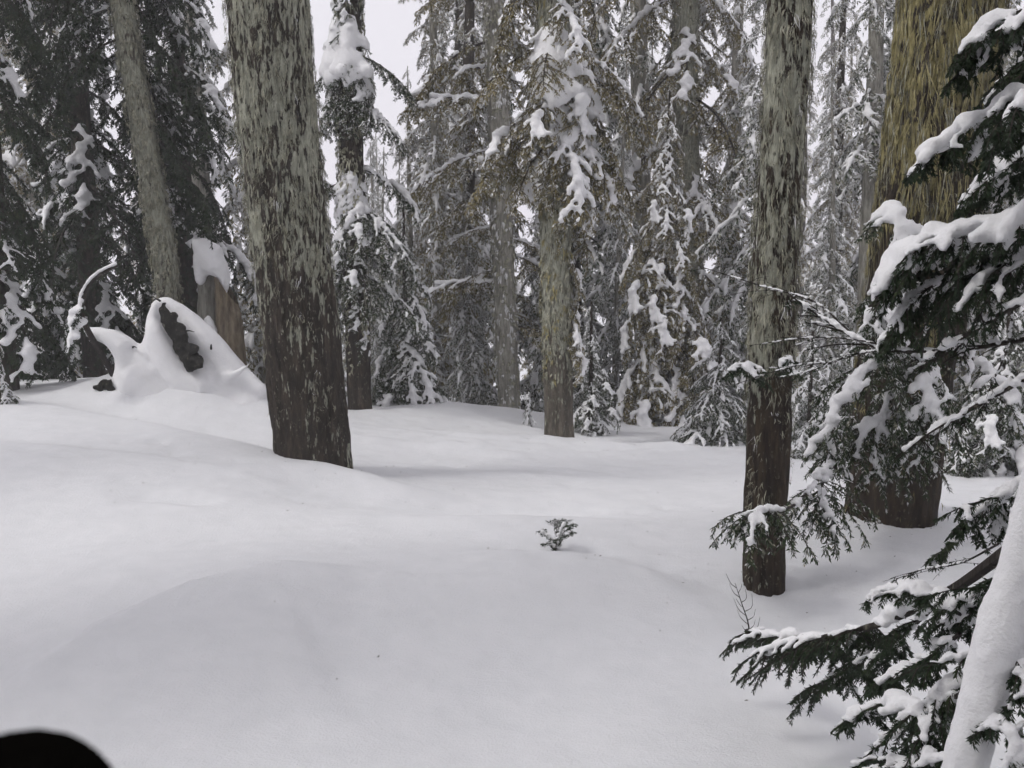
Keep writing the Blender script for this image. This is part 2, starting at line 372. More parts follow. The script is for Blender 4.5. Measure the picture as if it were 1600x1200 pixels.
# ------------------------------------------------------------------ boughs
def make_bough(axis, seed, twig=.4, n_twig=18, nl=.05, nw=.014, step=.02, snow_r=.05, stem_r=.012, second=0, droop=.5,
               frost=.12, lich=.0, voxel=None, dec=None, snow_side=.75, start=.12, snow_gap=.15, needle_hang=.25, tip=1.0, stems=True, snow_from=.1, pad=False):
    """a conifer bough along a polyline. Returns foliage (V,T,M; 0 twig 1 needles 2 frosted 3 lichen) and snow (V,T)"""
    rng = np.random.default_rng(seed)
    P = smooth_line(axis, 24); L = np.linalg.norm(np.diff(P, axis=0), axis=1).sum()
    tan = nrm(np.gradient(P, axis=0))
    geo = []; lines = [(P, 1.0)]
    geo.append(tube(P, np.linspace(stem_r, stem_r*.3, len(P)), 5, 0))
    up = A3(0, 0, 1)
    balls = []
    for k in range(n_twig):
        s = start + (1-start)*(k+rng.uniform(-.9, .9)+.5)/n_twig; s = min(max(s, .02), .995)
        i = s*(len(P)-1); i0 = int(i); p = P[i0]*(1-i+i0)+P[min(i0+1, len(P)-1)]*(i-i0); t = tan[i0]
        side = nrm(np.cross(t, up)) if abs(t[2]) < .95 else nrm(np.cross(t, A3(0, 1, 0)))
        sg = 1 if rng.uniform() < .5 else -1
        prof = (math.sin(math.pi*min(1, .12+.88*s))**.6*.75 + .25)*tip if s < .9 else .35*tip
        l = twig*L*prof*rng.uniform(.4, 1.35)
        ang = R(rng.uniform(28, 78))
        d = nrm(t*math.cos(ang)+side*sg*math.sin(ang)+up*rng.uniform(-.15, .12))
        m = 7; pts = [p]; dd = d.copy()
        for q in range(m-1):
            dd = nrm(dd + A3(0, 0, -droop/m) + rng.normal(0, .05, 3)); pts.append(pts[-1]+dd*l/(m-1))
        pts = np.array(pts); lines.append((pts, .75))
        if stems: geo.append(tube(pts, np.linspace(stem_r*.4, stem_r*.15, m), 3, 0, False))
        for j in range(second):
            ss = rng.uniform(.15, .9); q = int(ss*(m-1)); t2 = nrm(pts[min(q+1, m-1)]-pts[q]); sd = nrm(np.cross(t2, up)+1e-6)*(1 if j % 2 else -1)
            d2 = nrm(t2*.7+sd*.8+up*rng.uniform(-.3, .05)); l2 = l*.45*(1-ss*.5)*rng.uniform(.6, 1.2)
            p2 = [pts[q]]
            for _ in range(4): d2 = nrm(d2+A3(0, 0, -droop*.25)); p2.append(p2[-1]+d2*l2/4)
            p2 = np.array(p2); lines.append((p2, .6))
            if stems: geo.append(tube(p2, np.linspace(stem_r*.25, stem_r*.12, 5), 3, 0, False))
    # needles
    C, Tn = [], []
    for pts, wgt in lines:
        seg = np.diff(pts, axis=0); sl = np.linalg.norm(seg, axis=1); tot = sl.sum()
        n = max(3, int(tot/step)); s = rng.uniform(0.05 if wgt < 1 else .22, 1, n)*tot
        cs = np.concatenate([[0], np.cumsum(sl)]); i = np.clip(np.searchsorted(cs, s)-1, 0, len(sl)-1)
        f = (s-cs[i])/sl[i]; C.append(pts[i]+seg[i]*f[:, None]); Tn.append(seg[i]/sl[i][:, None])
    C = np.concatenate(C); Tn = np.concatenate(Tn); n = len(C)
    sd = nrm(np.cross(Tn, up)+rng.normal(0, .02, (n, 3)))*rng.choice([-1, 1], n)[:, None]
    sd = nrm(sd + rng.normal(0, .45, (n, 3)))
    nd = nrm(Tn*rng.uniform(.3, 1.0, (n, 1)) + sd*.8 + A3(0, 0, -needle_hang)*rng.uniform(0, 2, (n, 1)))
    ln = nl*rng.uniform(.6, 1.3, (n, 1)); wd = nw*rng.uniform(.7, 1.3, (n, 1))
    wv = nrm(np.cross(nd, rng.normal(0, 1, (n, 3))))
    mid = C+nd*ln*.45
    NV = np.stack([C, mid+wv*wd*.5, C+nd*ln, mid-wv*wd*.5], 1).reshape(-1, 3)
    k4 = np.arange(n)[:, None]*4
    NT = np.vstack([k4+A3(0, 1, 2).astype(int), k4+A3(0, 2, 3).astype(int)])
    mi = np.full(n, 1); u = rng.uniform(0, 1, n); mi[u < frost] = 2; mi[(u >= frost) & (u < frost+lich)] = 3
    geo.append((NV, NT, np.concatenate([mi, mi])))
    # snow pads
    for li, (pts, wgt) in enumerate(lines):
        if li and rng.uniform() > snow_side: continue
        if wgt == .6 and rng.uniform() > .6: continue
        tot = np.linalg.norm(np.diff(pts, axis=0), axis=1).sum()
        n = max(3, int(tot/(snow_r*.55)))
        Ps = smooth_line(pts, n) if len(pts) > 2 else pts
        s = np.linspace(0, 1, n)
        lf = 1.0 if li == 0 or pad else rng.uniform(.45, 1.15); sa, sb_ = (0, 1) if li == 0 or pad else (rng.uniform(0, .25), rng.uniform(.45, 1.0))
        nz = fbm(np.stack([s*tot/snow_r*.35, np.full(n, li*3.7), np.full(n, seed*1.3)], 1), 5, 2)
        for q in range(n):
            if li == 0 and s[q] < snow_from: continue
            if nz[q] < snow_gap+.1 or s[q] < sa or s[q] > sb_: continue
            end = min(1, (1-s[q])*4+.25)
            r = snow_r*wgt*lf*end*(.35+1.4*(nz[q]-.2))
            if r < snow_r*.18: continue
            balls.append((*(Ps[q]+A3(0, 0, r*.55)+rng.normal(0, r*.3, 3)), r))
    F = cat_geo(geo)
    S = blobs_mesh(balls, voxel or snow_r*.38, 3, dec) if balls and snow_r > 0 else None
    return F, S

def droop_axis(p0, p1, n=8, L=1.0, sway=0.0):
    pts = [A3(0, 0, 0)]; 
    for k in range(n):
        a = R(p0+(p1-p0)*((k+.5)/n)**.8); y = sway*math.sin(k/n*2.5)
        pts.append(pts[-1]+A3(math.cos(a), y/n, math.sin(a))*L/n)
    return np.array(pts)

FM = [M_TWIG, M_NEEDLE, M_FROST, M_LICHEN]
M_NEEDLE_D = leaf_mat('needles_deep', [(.3, (.007, .016, .007)), (.55, (.019, .036, .014)), (.75, (.045, .060, .024))], 9)
FM_D = [M_TWIG, M_NEEDLE_D, M_NEEDLE_D, M_NEEDLE]
FM_O = [M_TWIG, M_OLIVE, M_FROST, M_LICHEN]

# prototypes of 1 m boughs for the trees of the middle distance
MID = []
for k, (a, b, sr, tw) in enumerate([(2, -50, .036, .40), (8, -62, .042, .36), (-8, -45, .030, .45), (-12, -75, .040, .34), (12, -35, .036, .42), (-25, -80, .062, .40), (-30, -78, .085, .46), (-38, -74, .125, .44)]):
    F, S = make_bough(droop_axis(a, b, sway=.25*(-1)**k), 100+k, twig=tw, n_twig=22, nl=.040, nw=.0125, step=.0062, snow_r=sr, second=3,
                      stem_r=.012, droop=.9, frost=.24, lich=.10, snow_gap=.20 if k < 5 else (.08 if k < 7 else -.2), snow_side=.8 if k < 5 else 1.0, needle_hang=.5, pad=k >= 5)
    MID.append((F, S, mesh_np('mid_needles', F[0], F[1], FM, F[2], False), mesh_np('mid_needles_olive', F[0], F[1], FM_O, F[2], False), mesh_np('mid_snow', *S, [M_SNOW]), mesh_np('mid_needles_deep', F[0], F[1], FM_D, F[2], False)))
# coarser 1 m boughs for the far crowns
FAR = []
for k, (a, b, sr, tw) in enumerate([(0, -60, .034, .38), (6, -72, .038, .36), (-10, -62, .030, .44), (-20, -80, .038, .36), (8, -45, .034, .42)]):
    F, S = make_bough(droop_axis(a, b, sway=.3*(-1)**k), 200+k, twig=tw, n_twig=18, nl=.075, nw=.023, step=.016, snow_r=sr, second=2,
                      stem_r=.011, droop=.9, frost=.46, lich=.2, snow_gap=.18, snow_side=.7, needle_hang=.5, stems=False, voxel=.019, dec=.33)
    FAR.append((F, S))

def xform(V, M):
    M = np.array(M); return V @ M[:3, :3].T + M[:3, 3]

# ------------------------------------------------------------------ trunks
def trunk_mesh(name, P, rad, mats, nseg=40, dz=.05, ridge=.02, seed=0, zlod=6.0, flare=.0):
    P = np.asarray(P, float); L = P[-1]-P[0]
    n = max(8, int(min(np.linalg.norm(L), zlod)/dz)); 
    hs_ = np.concatenate([np.linspace(0, zlod, n), np.linspace(zlod, np.linalg.norm(L), 24)[1:]]) if np.linalg.norm(L) > zlod else np.linspace(0, np.linalg.norm(L), n)
    fine = smooth_line(P, 160); cs = np.concatenate([[0], np.cumsum(np.linalg.norm(np.diff(fine, axis=0), axis=1))])
    hs_ = hs_/hs_[-1]*cs[-1]
    C = np.stack([np.interp(hs_, cs, fine[:, i]) for i in range(3)], 1)
    rr = np.interp(hs_/cs[-1], np.linspace(0, 1, len(rad)), rad)*(1+flare*np.exp(-hs_/.35))
    a = np.linspace(0, 2*math.pi, nseg, endpoint=False)
    A, H = np.meshgrid(a, hs_)
    rb = np.broadcast_to(rr[:, None], A.shape)
    q = np.stack([np.cos(A)*rb*9, np.sin(A)*rb*9, H*1.1+rb*0], -1).reshape(-1, 3)
    nz = fbm(q*2.2, seed, 4); lo = fbm(q*np.array([.35, .35, .5]), seed+5, 2)
    disp = (ridge*2.2*np.abs(nz-.5)*2 - ridge*.6 + .08*rb.ravel()*(lo-.5)*2).reshape(A.shape)
    rt = rb+disp*np.minimum(1, rb/.1)
    V = np.stack([C[:, None, 0]+np.cos(A)*rt, C[:, None, 1]+np.sin(A)*rt, C[:, None, 2]+0*A], -1).reshape(-1, 3)
    m = len(hs_); i = np.arange(m-1)[:, None]*nseg; j = np.arange(nseg)[None]; k = (j+1) % nseg
    Qd = np.stack([i+j, i+k, i+nseg+k, i+nseg+j], -1).reshape(-1, 4)
    me = mesh_np(name, V, Qd, mats)
    def surf(h, ang):
        c = np.stack([np.interp(h, hs_, C[:, i]) for i in range(3)], 1); r = np.interp(h, hs_, rr)
        return c, r
    return me, surf

def lichen_mesh(surf, n, hr, seed, prof, lmin, lmax, wmin, wmax, mats, patch=(6, 1.6), thr=.5, out=.02, white=0.0, per=5):
    """hanging beard-lichen: clumps of thin strands; prof(h) -> 0..1 density"""
    rng = np.random.default_rng(seed)
    h = rng.uniform(hr[0], hr[1], n*2); a = rng.uniform(0, 2*math.pi, n*2)
    c, r = surf(h, a)
    q = np.stack([np.cos(a)*r*patch[0]*3, np.sin(a)*r*patch[0]*3, h*patch[1]], 1)
    nz = fbm(q, seed+3, 3)
    keep = np.where(nz + (prof(h)-.5)*.5 + rng.uniform(-.05, .05, len(h)) > thr)[0][:n]
    h, a = h[keep], a[keep]; m0 = len(h)
    cl_l = rng.uniform(lmin, lmax, m0)*rng.uniform(.4, 1, m0)*(.3+.7*prof(h)); cm = rng.uniform(0, 1, m0)
    rep_ = lambda v: np.repeat(v, per)
    rr0 = surf(h, a)[1]
    a = rep_(a)+rng.normal(0, .012, m0*per)/rep_(rr0); h = rep_(h)+rng.normal(0, .012, m0*per)
    c, r = surf(h, a); m = len(h)
    rad = np.stack([np.cos(a), np.sin(a), 0*a], 1); side = np.stack([-np.sin(a), np.cos(a), 0*a], 1)
    l = rep_(cl_l)*rng.uniform(.5, 1.2, m); wv = rng.uniform(wmin, wmax, m)
    tilt = rep_(rng.normal(0, .10, m0))+rng.normal(0, .12, m)
    p0 = c + rad*(r+.004)[:, None]
    dn = nrm(A3(0, 0, -1)+side*tilt[:, None])
    o = (out*rng.uniform(.2, 1.4, m))[:, None]
    tw = nrm(side + rad*rng.normal(0, .6, (m, 1)))
    p1 = p0+dn*(l*.35)[:, None]+rad*o; p2 = p0+dn*l[:, None]+rad*o*.8+side*rng.normal(0, .008, (m, 1))
    V = np.stack([p0+tw*(wv*.3)[:, None], p0-tw*(wv*.3)[:, None], p1-tw*(wv*.5)[:, None], p1+tw*(wv*.5)[:, None], p2-tw*(wv*.15)[:, None], p2+tw*(wv*.15)[:, None]], 1).reshape(-1, 3)
    k = np.arange(m)[:, None]*6
    Qd = np.vstack([k+np.array([0, 1, 2, 3]), k+np.array([3, 2, 4, 5])])
    mi = np.clip(np.where(rep_(cm) < white, 1, np.where(rep_(cm) > .84, 2, 0)), 0, len(mats)-1)
    return mesh_np('lichen', V, Qd, mats, np.concatenate([mi, mi]), True)

def rel(P, o): return np.asarray(P)-o

def add_boughs(root, items, olive=False, bare=.22):
    """items: (proto, pos(local), yaw, tilt, scale) each a bough part with its snow as sub-part"""
    for pr, pos, yaw, tilt, s in items:
        F, S, mf, mo, ms, md = MID[pr]
        b = link('bough', md if olive == 'deep' else mo if olive else mf, root)
        b.location = pos; b.rotation_euler = Euler((random.uniform(-.15, .15), -tilt, yaw), 'XYZ'); b.scale = (s, s, s)
        if random.random() > bare: link('snow_clump', ms, b)

def whorls(rng, surf_pt, h0, h1, n, len_fn, protos, tilt0=0.0, yaw_fn=None):
    items = []
    yaw = rng.uniform(0, 6.28)
    for k in range(n):
        h = h0+(h1-h0)*(k+rng.uniform(0, 1))/n
        yaw = yaw+2.4+rng.uniform(-.5, .5)
        y = yaw if yaw_fn is None else yaw_fn(rng)
        c = surf_pt(h)
        items.append((int(rng.choice(protos)), tuple(c), y, tilt0+rng.uniform(-.25, .15), len_fn(h)*rng.uniform(.75, 1.25)))
    return items

def extend(P, H):
    """carry a visible trunk line on up to height H above its base"""
    P = [np.asarray(p, float) for p in P]; d = P[-1]-P[-2]; d = d/d[2]
    while P[-1][2]-P[0][2] < H:
        P.append(P[-1]+A3(d[0]*.6, d[1]*.6, 1)*2.5); d = d*.8
    return np.array(P)

def big_tree(name, label, px, Y, line, rad, bark, lich, H=15.0, sink=.4, nseg=64, cat='tree', lmesh=None, seed=1, ridge=.02, dz=.04):
    b = base_at(px, Y); P = [b-A3(0, 0, sink)]
    d0 = np.asarray(at(*line[0]))-b; P[0] = b - d0/ d0[2]*sink
    P += [at(*l) for l in line]; P = extend(P, H)
    root = thing(name, b, label, cat)
    Pl = P-b
    me, surf = trunk_mesh('trunk', Pl, rad, [bark], nseg=nseg, seed=seed, ridge=ridge, dz=dz)
    link('trunk', me, root)
    if lmesh:
        for kw in lmesh:
            lo = link('lichen', lichen_mesh(surf, seed=seed+9, **kw), root); lo['kind'] = 'stuff'
    return root, surf, P, b

random.seed(5)
rng = np.random.default_rng(7)

# C: big trunk on the left
def prof_C(h): return np.clip(.06 + .34*sstep(.6, 1.3, h) + .52*sstep(1.5, 2.1, h), 0, 1)
tC, sC, PC, bC = big_tree('old_tree', 'thick dark conifer trunk shaggy with grey-green lichen, standing in smooth snow, largest at left', 490, 7.3,
    [(462, 450, 7.28), (440, 250, 7.25), (417, 0, 7.2)], [.285, .285, .275, .22, .12, .04], M_CRUST_C, None, H=15, nseg=110, dz=.03, seed=2, ridge=.026,
    lmesh=[dict(n=4200, per=4, hr=(.3, 7.5), prof=prof_C, lmin=.015, lmax=.14, wmin=.002, wmax=.008, patch=(5, 4.0), mats=[M_LICHEN, M_FROST, M_LICHEN_D], thr=.56, out=.016, white=.02)])
# J: slim trunk right of centre
def prof_J(h): return np.clip(.08+.34*sstep(.5, 1.1, h)+.50*sstep(1.1, 1.7, h), 0, 1)
tJ, sJ, PJ, bJ = big_tree('slim_tree', 'slim conifer trunk with dark lower bark and lichen above, beside the thick yellow-lichened trunk', 1193, 4.85,
    [(1200, 700, 4.85), (1212, 400, 4.86), (1236, 0, 4.88)], [.106, .106, .106, .095, .07, .03], M_CRUST_J, None, H=12, nseg=70, dz=.03, seed=5, ridge=.014,
    lmesh=[dict(n=2600, per=4, hr=(.3, 6), prof=prof_J, lmin=.02, lmax=.14, wmin=.0015, wmax=.007, patch=(6, 4.0), mats=[M_LICHEN, M_FROST, M_LICHEN_D], thr=.57, out=.016, white=.02)])
# K: thick trunk at right
def prof_K(h): return np.clip(.10+.3*sstep(.6, 1.6, h)+.55*sstep(1.7, 2.6, h), 0, 1)
tK, sK, PK, bK = big_tree('mossy_tree', 'thick trunk hung with yellow-green lichen at the right behind snowy boughs', 1392, 6.1,
    [(1412, 600, 6.1), (1440, 380, 6.1), (1486, 0, 6.1)], [.29, .29, .28, .23, .12, .04], M_CRUST_K, None, H=15, nseg=100, dz=.035, seed=8, ridge=.028,
    lmesh=[dict(n=4500, per=4, hr=(.3, 7), prof=prof_K, lmin=.04, lmax=.42, wmin=.002, wmax=.009, patch=(5, 2.0), mats=[M_LICHEN_Y, M_LICHEN, M_LICHEN_D], thr=.54, out=.016, white=.22)])

# ---- trunks of the middle distance with boughs
def p1(h): return np.clip(.45+.3*sstep(.8, 2, h), 0, 1)
tB, sB, PB, bB = big_tree('leaning_tree', 'slender pale lichen-grey trunk leaning over the snow-buried roots at left', 268, 11.0,
    [(262, 450, 11.0), (232, 250, 11.0), (190, 0, 11.0)], [.135, .13, .12, .10, .05, .02], M_CRUST_G, None, H=13, nseg=36, seed=12, ridge=.012,
    lmesh=[dict(per=3, n=1800, hr=(.3, 7), prof=p1, lmin=.04, lmax=.16, wmin=.008, wmax=.026, mats=[M_LICHEN], thr=.45, out=.03)])
tD, sD, PD, bD = big_tree('snow_capped_tree', 'dark trunk with a mushroom-like snow-capped bough, just right of the big left trunk', 562, 10.6,
    [(556, 450, 10.6), (548, 200, 10.6), (545, 0, 10.6)], [.13, .13, .125, .10, .05, .02], M_BARK, None, H=12, nseg=36, seed=14, ridge=.012,
    lmesh=[dict(per=3, n=1800, hr=(.8, 7), prof=p1, lmin=.04, lmax=.16, wmin=.008, wmax=.026, mats=[M_LICHEN], thr=.5, out=.03)])
tF, sF, PF, bF = big_tree('pale_tree', 'thin pale grey trunk with bare snow-lined branches at the clearing edge', 797, 13.0,
    [(790, 500, 13.0), (783, 300, 13.0), (772, 0, 13.0)], [.15, .145, .135, .11, .06, .02], M_BARK_G, None, H=14, nseg=36, seed=16, ridge=.012,
    lmesh=[dict(per=3, n=1800, hr=(.3, 7), prof=p1, lmin=.04, lmax=.14, wmin=.01, wmax=.03, mats=[M_LICHEN, M_FROST], thr=.45, out=.02, white=.3)])
tG, sG, PG, bG = big_tree('laden_tree', 'lichened trunk under heavy rounded snow-laden boughs in the middle of the forest edge', 874, 10.0,
    [(870, 500, 10.0), (868, 300, 10.0), (864, 0, 10.0)], [.15, .15, .15, .12, .06, .02], M_CRUST_G, None, H=14, nseg=40, seed=18, ridge=.013,
    lmesh=[dict(per=3, n=1800, hr=(1.0, 7), prof=p1, lmin=.05, lmax=.2, wmin=.008, wmax=.026, mats=[M_LICHEN, M_LICHEN_Y], thr=.47, out=.02, white=.12)])
tH, sH, PH, bH = big_tree('dark_tree', 'dark straight trunk behind drooping snowy firs, right of the laden tree', 1080, 14.5,
    [(1076, 400, 14.5), (1072, 200, 14.5), (1070, 0, 14.5)], [.2, .19, .18, .15, .07, .02], M_CRUST_G, None, H=15, nseg=36, seed=20, ridge=.013,
    lmesh=[dict(per=3, n=1800, hr=(.5, 7), prof=p1, lmin=.04, lmax=.16, wmin=.01, wmax=.03, mats=[M_LICHEN], thr=.52, out=.03)])

def cl(P, b):
    """point on a trunk's centre line at local height h"""
    Pl = np.asarray(P)-b
    return lambda h: A3(*[np.interp(h, Pl[:, 2], Pl[:, i]) for i in (0, 1)], h)
def to_cam(p):
    return math.atan2(-p[1], -p[0])
def yaw_px(P, b, px, py, Y, h):
    t = at(px, py, Y)-b-cl(P, b)(h); return math.atan2(t[1], t[0])

add_boughs(tB, whorls(rng, cl(PB, bB), 2.3, 9, 52, lambda h: 1.25, [0, 1, 2, 3], -.35, lambda r: r.uniform(-.55, 3.7)), 'deep', .75)
itD = whorls(rng, cl(PD, bD), 1.1, 2.3, 15, lambda h: .5+.12*(2.3-h), [0, 1, 3, 5], -.5) + whorls(rng, cl(PD, bD), 3.2, 8, 30, lambda h: .5, [0, 1, 3], -.4)
itD += [(7, cl(PD, bD)(4.12), y, -.22, .72) for y in (-1.5, -.75, -2.3)] + [(5, cl(PD, bD)(3.85), y, -.35, .75) for y in (-.3, -2.9, .6)] + [(3, cl(PD, bD)(3.6), y, -.4, .8) for y in (-1.1, -1.9, -.4, -2.7)]
itD += [(7, cl(PD, bD)(2.62), -1.5, -.4, .55), (6, cl(PD, bD)(2.5), -.7, -.4, .6), (5, cl(PD, bD)(2.5), -2.3, -.4, .55), (1, cl(PD, bD)(2.2), -1.2, -.35, .7), (3, cl(PD, bD)(2.1), -2.0, -.35, .7), (0, cl(PD, bD)(1.9), -.6, -.3, .7)]
itD += [(p_, cl(PD, bD)(h_), y_, t_, s_) for p_, h_, y_, t_, s_ in ((0, 3.75, .0, -.15, .85), (1, 3.6, 3.1, -.2, .8), (2, 3.3, -.35, -.2, .8), (3, 3.4, -2.8, -.2, .75), (0, 2.6, .05, -.15, .9), (1, 2.45, 3.2, -.15, .85), (2, 2.2, -.5, -.2, .9), (1, 2.0, -.1, -.2, .95), (3, 1.8, -2.6, -.2, .85), (0, 1.6, -1.2, -.3, .8), (2, 1.5, .1, -.2, .9))]
add_boughs(tD, itD)
itF = whorls(rng, cl(PF, bF), 1.0, 9, 40, lambda h: 1.1, [2, 4, 0], .05, lambda r: r.uniform(-.7, 3.84))
itF += [(3, cl(PF, bF)(4.75), 3.3, .1, 1.5), (1, cl(PF, bF)(4.4), 3.05, .15, 1.35), (2, cl(PF, bF)(3.4), 3.2, .05, 1.3)]
add_boughs(tF, itF, True)
itG = whorls(rng, cl(PG, bG), 2.9, 9, 44, lambda h: 1.0, [0, 1, 3], -.35)
for h, y, s, pr in [(4.05, -1.55, .80, 7), (3.55, -2.35, .80, 7), (3.6, -.8, .80, 7), (3.3, -.75, .65, 7), (4.0, -.5, .9, 6), (4.15, -1.2, .7, 6), (3.0, -2.6, .7, 5),
                    (3.7, -.2, 1.1, 1), (3.5, .1, 1.2, 3), (3.2, -.4, 1.15, 3), (3.0, -.1, 1.1, 1), (3.1, -.9, .95, 3), (3.3, -2.9, 1.0, 1), (3.0, -2.4, .95, 3), (2.9, -1.5, .8, 3), (3.4, -1.9, .9, 1), (3.9, -2.9, 1.0, 0), (3.9, .2, 1.1, 0), (2.8, -.6, .9, 3), (2.75, .3, 1.0, 1)]:
    itG.append((pr, cl(PG, bG)(h), y, -.15, s))
itG += whorls(rng, cl(PG, bG), 1.3, 2.6, 8, lambda h: .7, [3, 1], -.5, lambda r: r.uniform(-.3, .9))
add_boughs(tG, itG, True)
add_boughs(tH, whorls(rng, cl(PH, bH), 1.5, 9, 40, lambda h: 1.35, [0, 1, 2, 3], -.2), True)

# ---- firs of the middle distance: trunk, boughs
def fir(name, label, px, Y, H, r0, width, n, protos, low=.1, seed=0, bare=.22, olive=False, lean=(0, 0), tilt=-.25, cat='tree', group=None, power=.8):
    b = base_at(px, Y); rg = np.random.default_rng(seed)
    root = thing(name, b, label, cat, group)
    P = np.array([A3(0, 0, -.4), A3(lean[0]*.3, lean[1]*.3, H*.4), A3(lean[0], lean[1], H)])
    me, s = trunk_mesh('trunk', P, [r0, r0*.7, .012], [M_BARK], nseg=14, dz=.12, ridge=.006, seed=seed)
    link('trunk', me, root)
    f = lambda h: A3(*[np.interp(h, P[:, 2], P[:, i]) for i in (0, 1)], h)
    add_boughs(root, whorls(rg, f, low*H, H*.99, n, lambda h: max(.14, width*((H-h)/H)**power), protos, tilt), olive, bare)
    return root
fir('dark_fir', 'dense dark green fir with snow-loaded lower boughs at the far left edge', 5, 9.8, 11, .16, 1.35, 84, [0, 1, 2, 3], low=.06, seed=31, tilt=-.3, bare=.5, olive='deep')
fir('dark_fir', 'dark fir with snow-streaked drooping boughs behind the leaning trunk', 150, 12.2, 11, .15, 1.8, 76, [0, 1, 3, 2], low=.05, seed=32, tilt=-.3, bare=.5, olive='deep')
fir('dark_fir', 'dim green fir between the leaning trunk and the broken snag', 300, 13.5, 11, .15, 1.6, 60, [0, 1, 3], low=.08, seed=33, tilt=-.35, olive='deep')
fir('young_fir', 'dark bushy young fir touching the snow at the foot of the snow-capped tree', 635, 11.4, 2.3, .05, 1.0, 46, [1, 3, 0], low=.05, seed=34, tilt=-.35, group='young firs along the clearing edge')
fir('young_fir', 'small snow-plastered young fir standing just left of the slim dark trunk', 1122, 10.6, 1.35, .035, .78, 46, [0, 1, 3, 2], low=.03, seed=35, tilt=-.12, bare=0, group='young firs along the clearing edge')
fir('young_fir', 'slender snowy young fir right beside the foot of the laden tree', 922, 11.0, 1.5, .035, .6, 40, [0, 1, 3], low=.04, seed=36, tilt=-.25, bare=0, group='young firs along the clearing edge')
fir('drooping_fir', 'broad fir with drooping snow-streaked boughs behind the clearing, left of the slim trunk', 1035, 12.6, 4.2, .09, 1.5, 84, [1, 3, 0], low=.04, seed=37, olive=True, tilt=-.5, power=.6)
fir('young_fir', 'little snowy fir seen between the slim trunk and the thick right trunk', 1262, 9.6, 1.25, .03, .6, 40, [0, 3, 1], low=.04, seed=38, tilt=-.2, bare=0, group='young firs along the clearing edge')
fir('young_fir', 'snowy thicket of low fir boughs right of the thick yellow-lichened trunk', 1560, 8.6, 1.7, .05, 1.1, 46, [3, 1, 5], low=.03, seed=39, tilt=-.35, group='young firs along the clearing edge')
fir('young_fir', 'tiny snow-buried fir seedling at the foot of the laden tree, left side', 825, 10.9, .42, .02, .34, 12, [5, 6], low=.1, seed=40, tilt=-.7, group='young firs along the clearing edge')
fir('young_fir', 'small dark fir bough clump at the left edge of the snow', 0, 8.6, .55, .02, .5, 16, [1, 3], low=.05, seed=41, tilt=-.4, group='young firs along the clearing edge')

# ------------------------------------------------------------------ forest behind: variants, then copies
def far_tree_variant(k, H, width, n, low, power, dens=1.0):
    rg = np.random.default_rng(500+k)
    fo, sn = [], []
    yaw = rg.uniform(0, 6)
    for q in range(n):
        t = (q+rg.uniform(0, 1))/n; h = H*(low+(1-low)*t**1.15)
        yaw += 2.4+rg.uniform(-.5, .5)
        L = max(.34, width*((H-h)/H)**power)*rg.uniform(.65, 1.3)
        F, S = FAR[rg.integers(len(FAR))]
        M = Matrix.Translation((0, 0, h)) @ Euler((rg.uniform(-.2, .2), -(-.15+rg.uniform(-.35, .15)), yaw), 'XYZ').to_matrix().to_4x4() @ Matrix.Scale(L, 4)
        fo.append((xform(F[0], M), F[1], F[2])); sn.append((xform(S[0], M), S[1], np.zeros(len(S[1]), int)))
    f = cat_geo(fo); s = cat_geo(sn)
    P = np.array([A3(0, 0, -.8), A3(rg.normal(0, .1), rg.normal(0, .1), H*.5), A3(0, 0, H)])
    tm, _ = trunk_mesh('trunk', P, [H*.0125, H*.009, .015], [M_BARK_G if k % 2 else M_BARK], nseg=12, dz=.3, ridge=.01, seed=k)
    return tm, mesh_np('crown', f[0], f[1], FM_O if k in (1, 4) else FM, f[2], False), mesh_np('snow_load', s[0], s[1], [M_SNOW])
VAR = [far_tree_variant(0, 13, 1.7, 105, .05, .7), far_tree_variant(1, 11, 1.5, 95, .04, .75), far_tree_variant(2, 14, 1.6, 95, .12, .6),
       far_tree_variant(3, 9, 1.35, 85, .03, .8), far_tree_variant(4, 12, 1.25, 90, .06, .65),
       far_tree_variant(5, 14, 1.2, 60, .30, .5)]
SPOTS = [  # photo x, metres ahead, variant, scale
    (-60, 14, 0, 1), (70, 16, 1, 1.1), (420, 15.5, 1, .95), (300, 22, 4, 1.0), (450, 19, 0, 1),
    (495, 14, 3, .5), (648, 16, 1, .5), (690, 15.0, 1, .8), (725, 19, 2, 1), (735, 17, 4, .95), 
    (900, 16, 2, .95), (1135, 17, 1, 1.05), (1160, 13.2, 3, .85), 
    (1300, 17, 4, .8), (1325, 24, 1, .85), (1375, 15, 0, .85), (1290, 12.5, 3, .5), (1500, 16, 1, 1), (1570, 13, 0, .85), (1640, 17, 2, 1),
    (1560, 22, 4, 1.1), (590, 24, 3, .7), (650, 28, 3, .8), (560, 32, 3, .9), (470, 27, 2, 1), (130, 24, 0, 1.1), (20, 22, 2, 1.1),
    (700, 30, 0, .95), (860, 28, 1, 1.2), (1040, 30, 0, 1.0), (1240, 30, 4, 1.2), (1400, 30, 0, 1.2), (1480, 28, 1, 1.2), 
    (1290, 38, 2, 1.2), (240, 34, 1, 1.2), (600, 42, 3, 1.1), (1020, 42, 4, 1.2), (600, 17.5, 3, .52), (1010, 15.5, 5, 1), (1345, 13.5, 5, .8), (330, 15, 5, .95), (1470, 12.0, 5, .9), (585, 21, 3, .62), (625, 26, 3, .72), (860, 13.5, 3, .6), (735, 13.6, 3, .42), (960, 14, 3, .55),
]
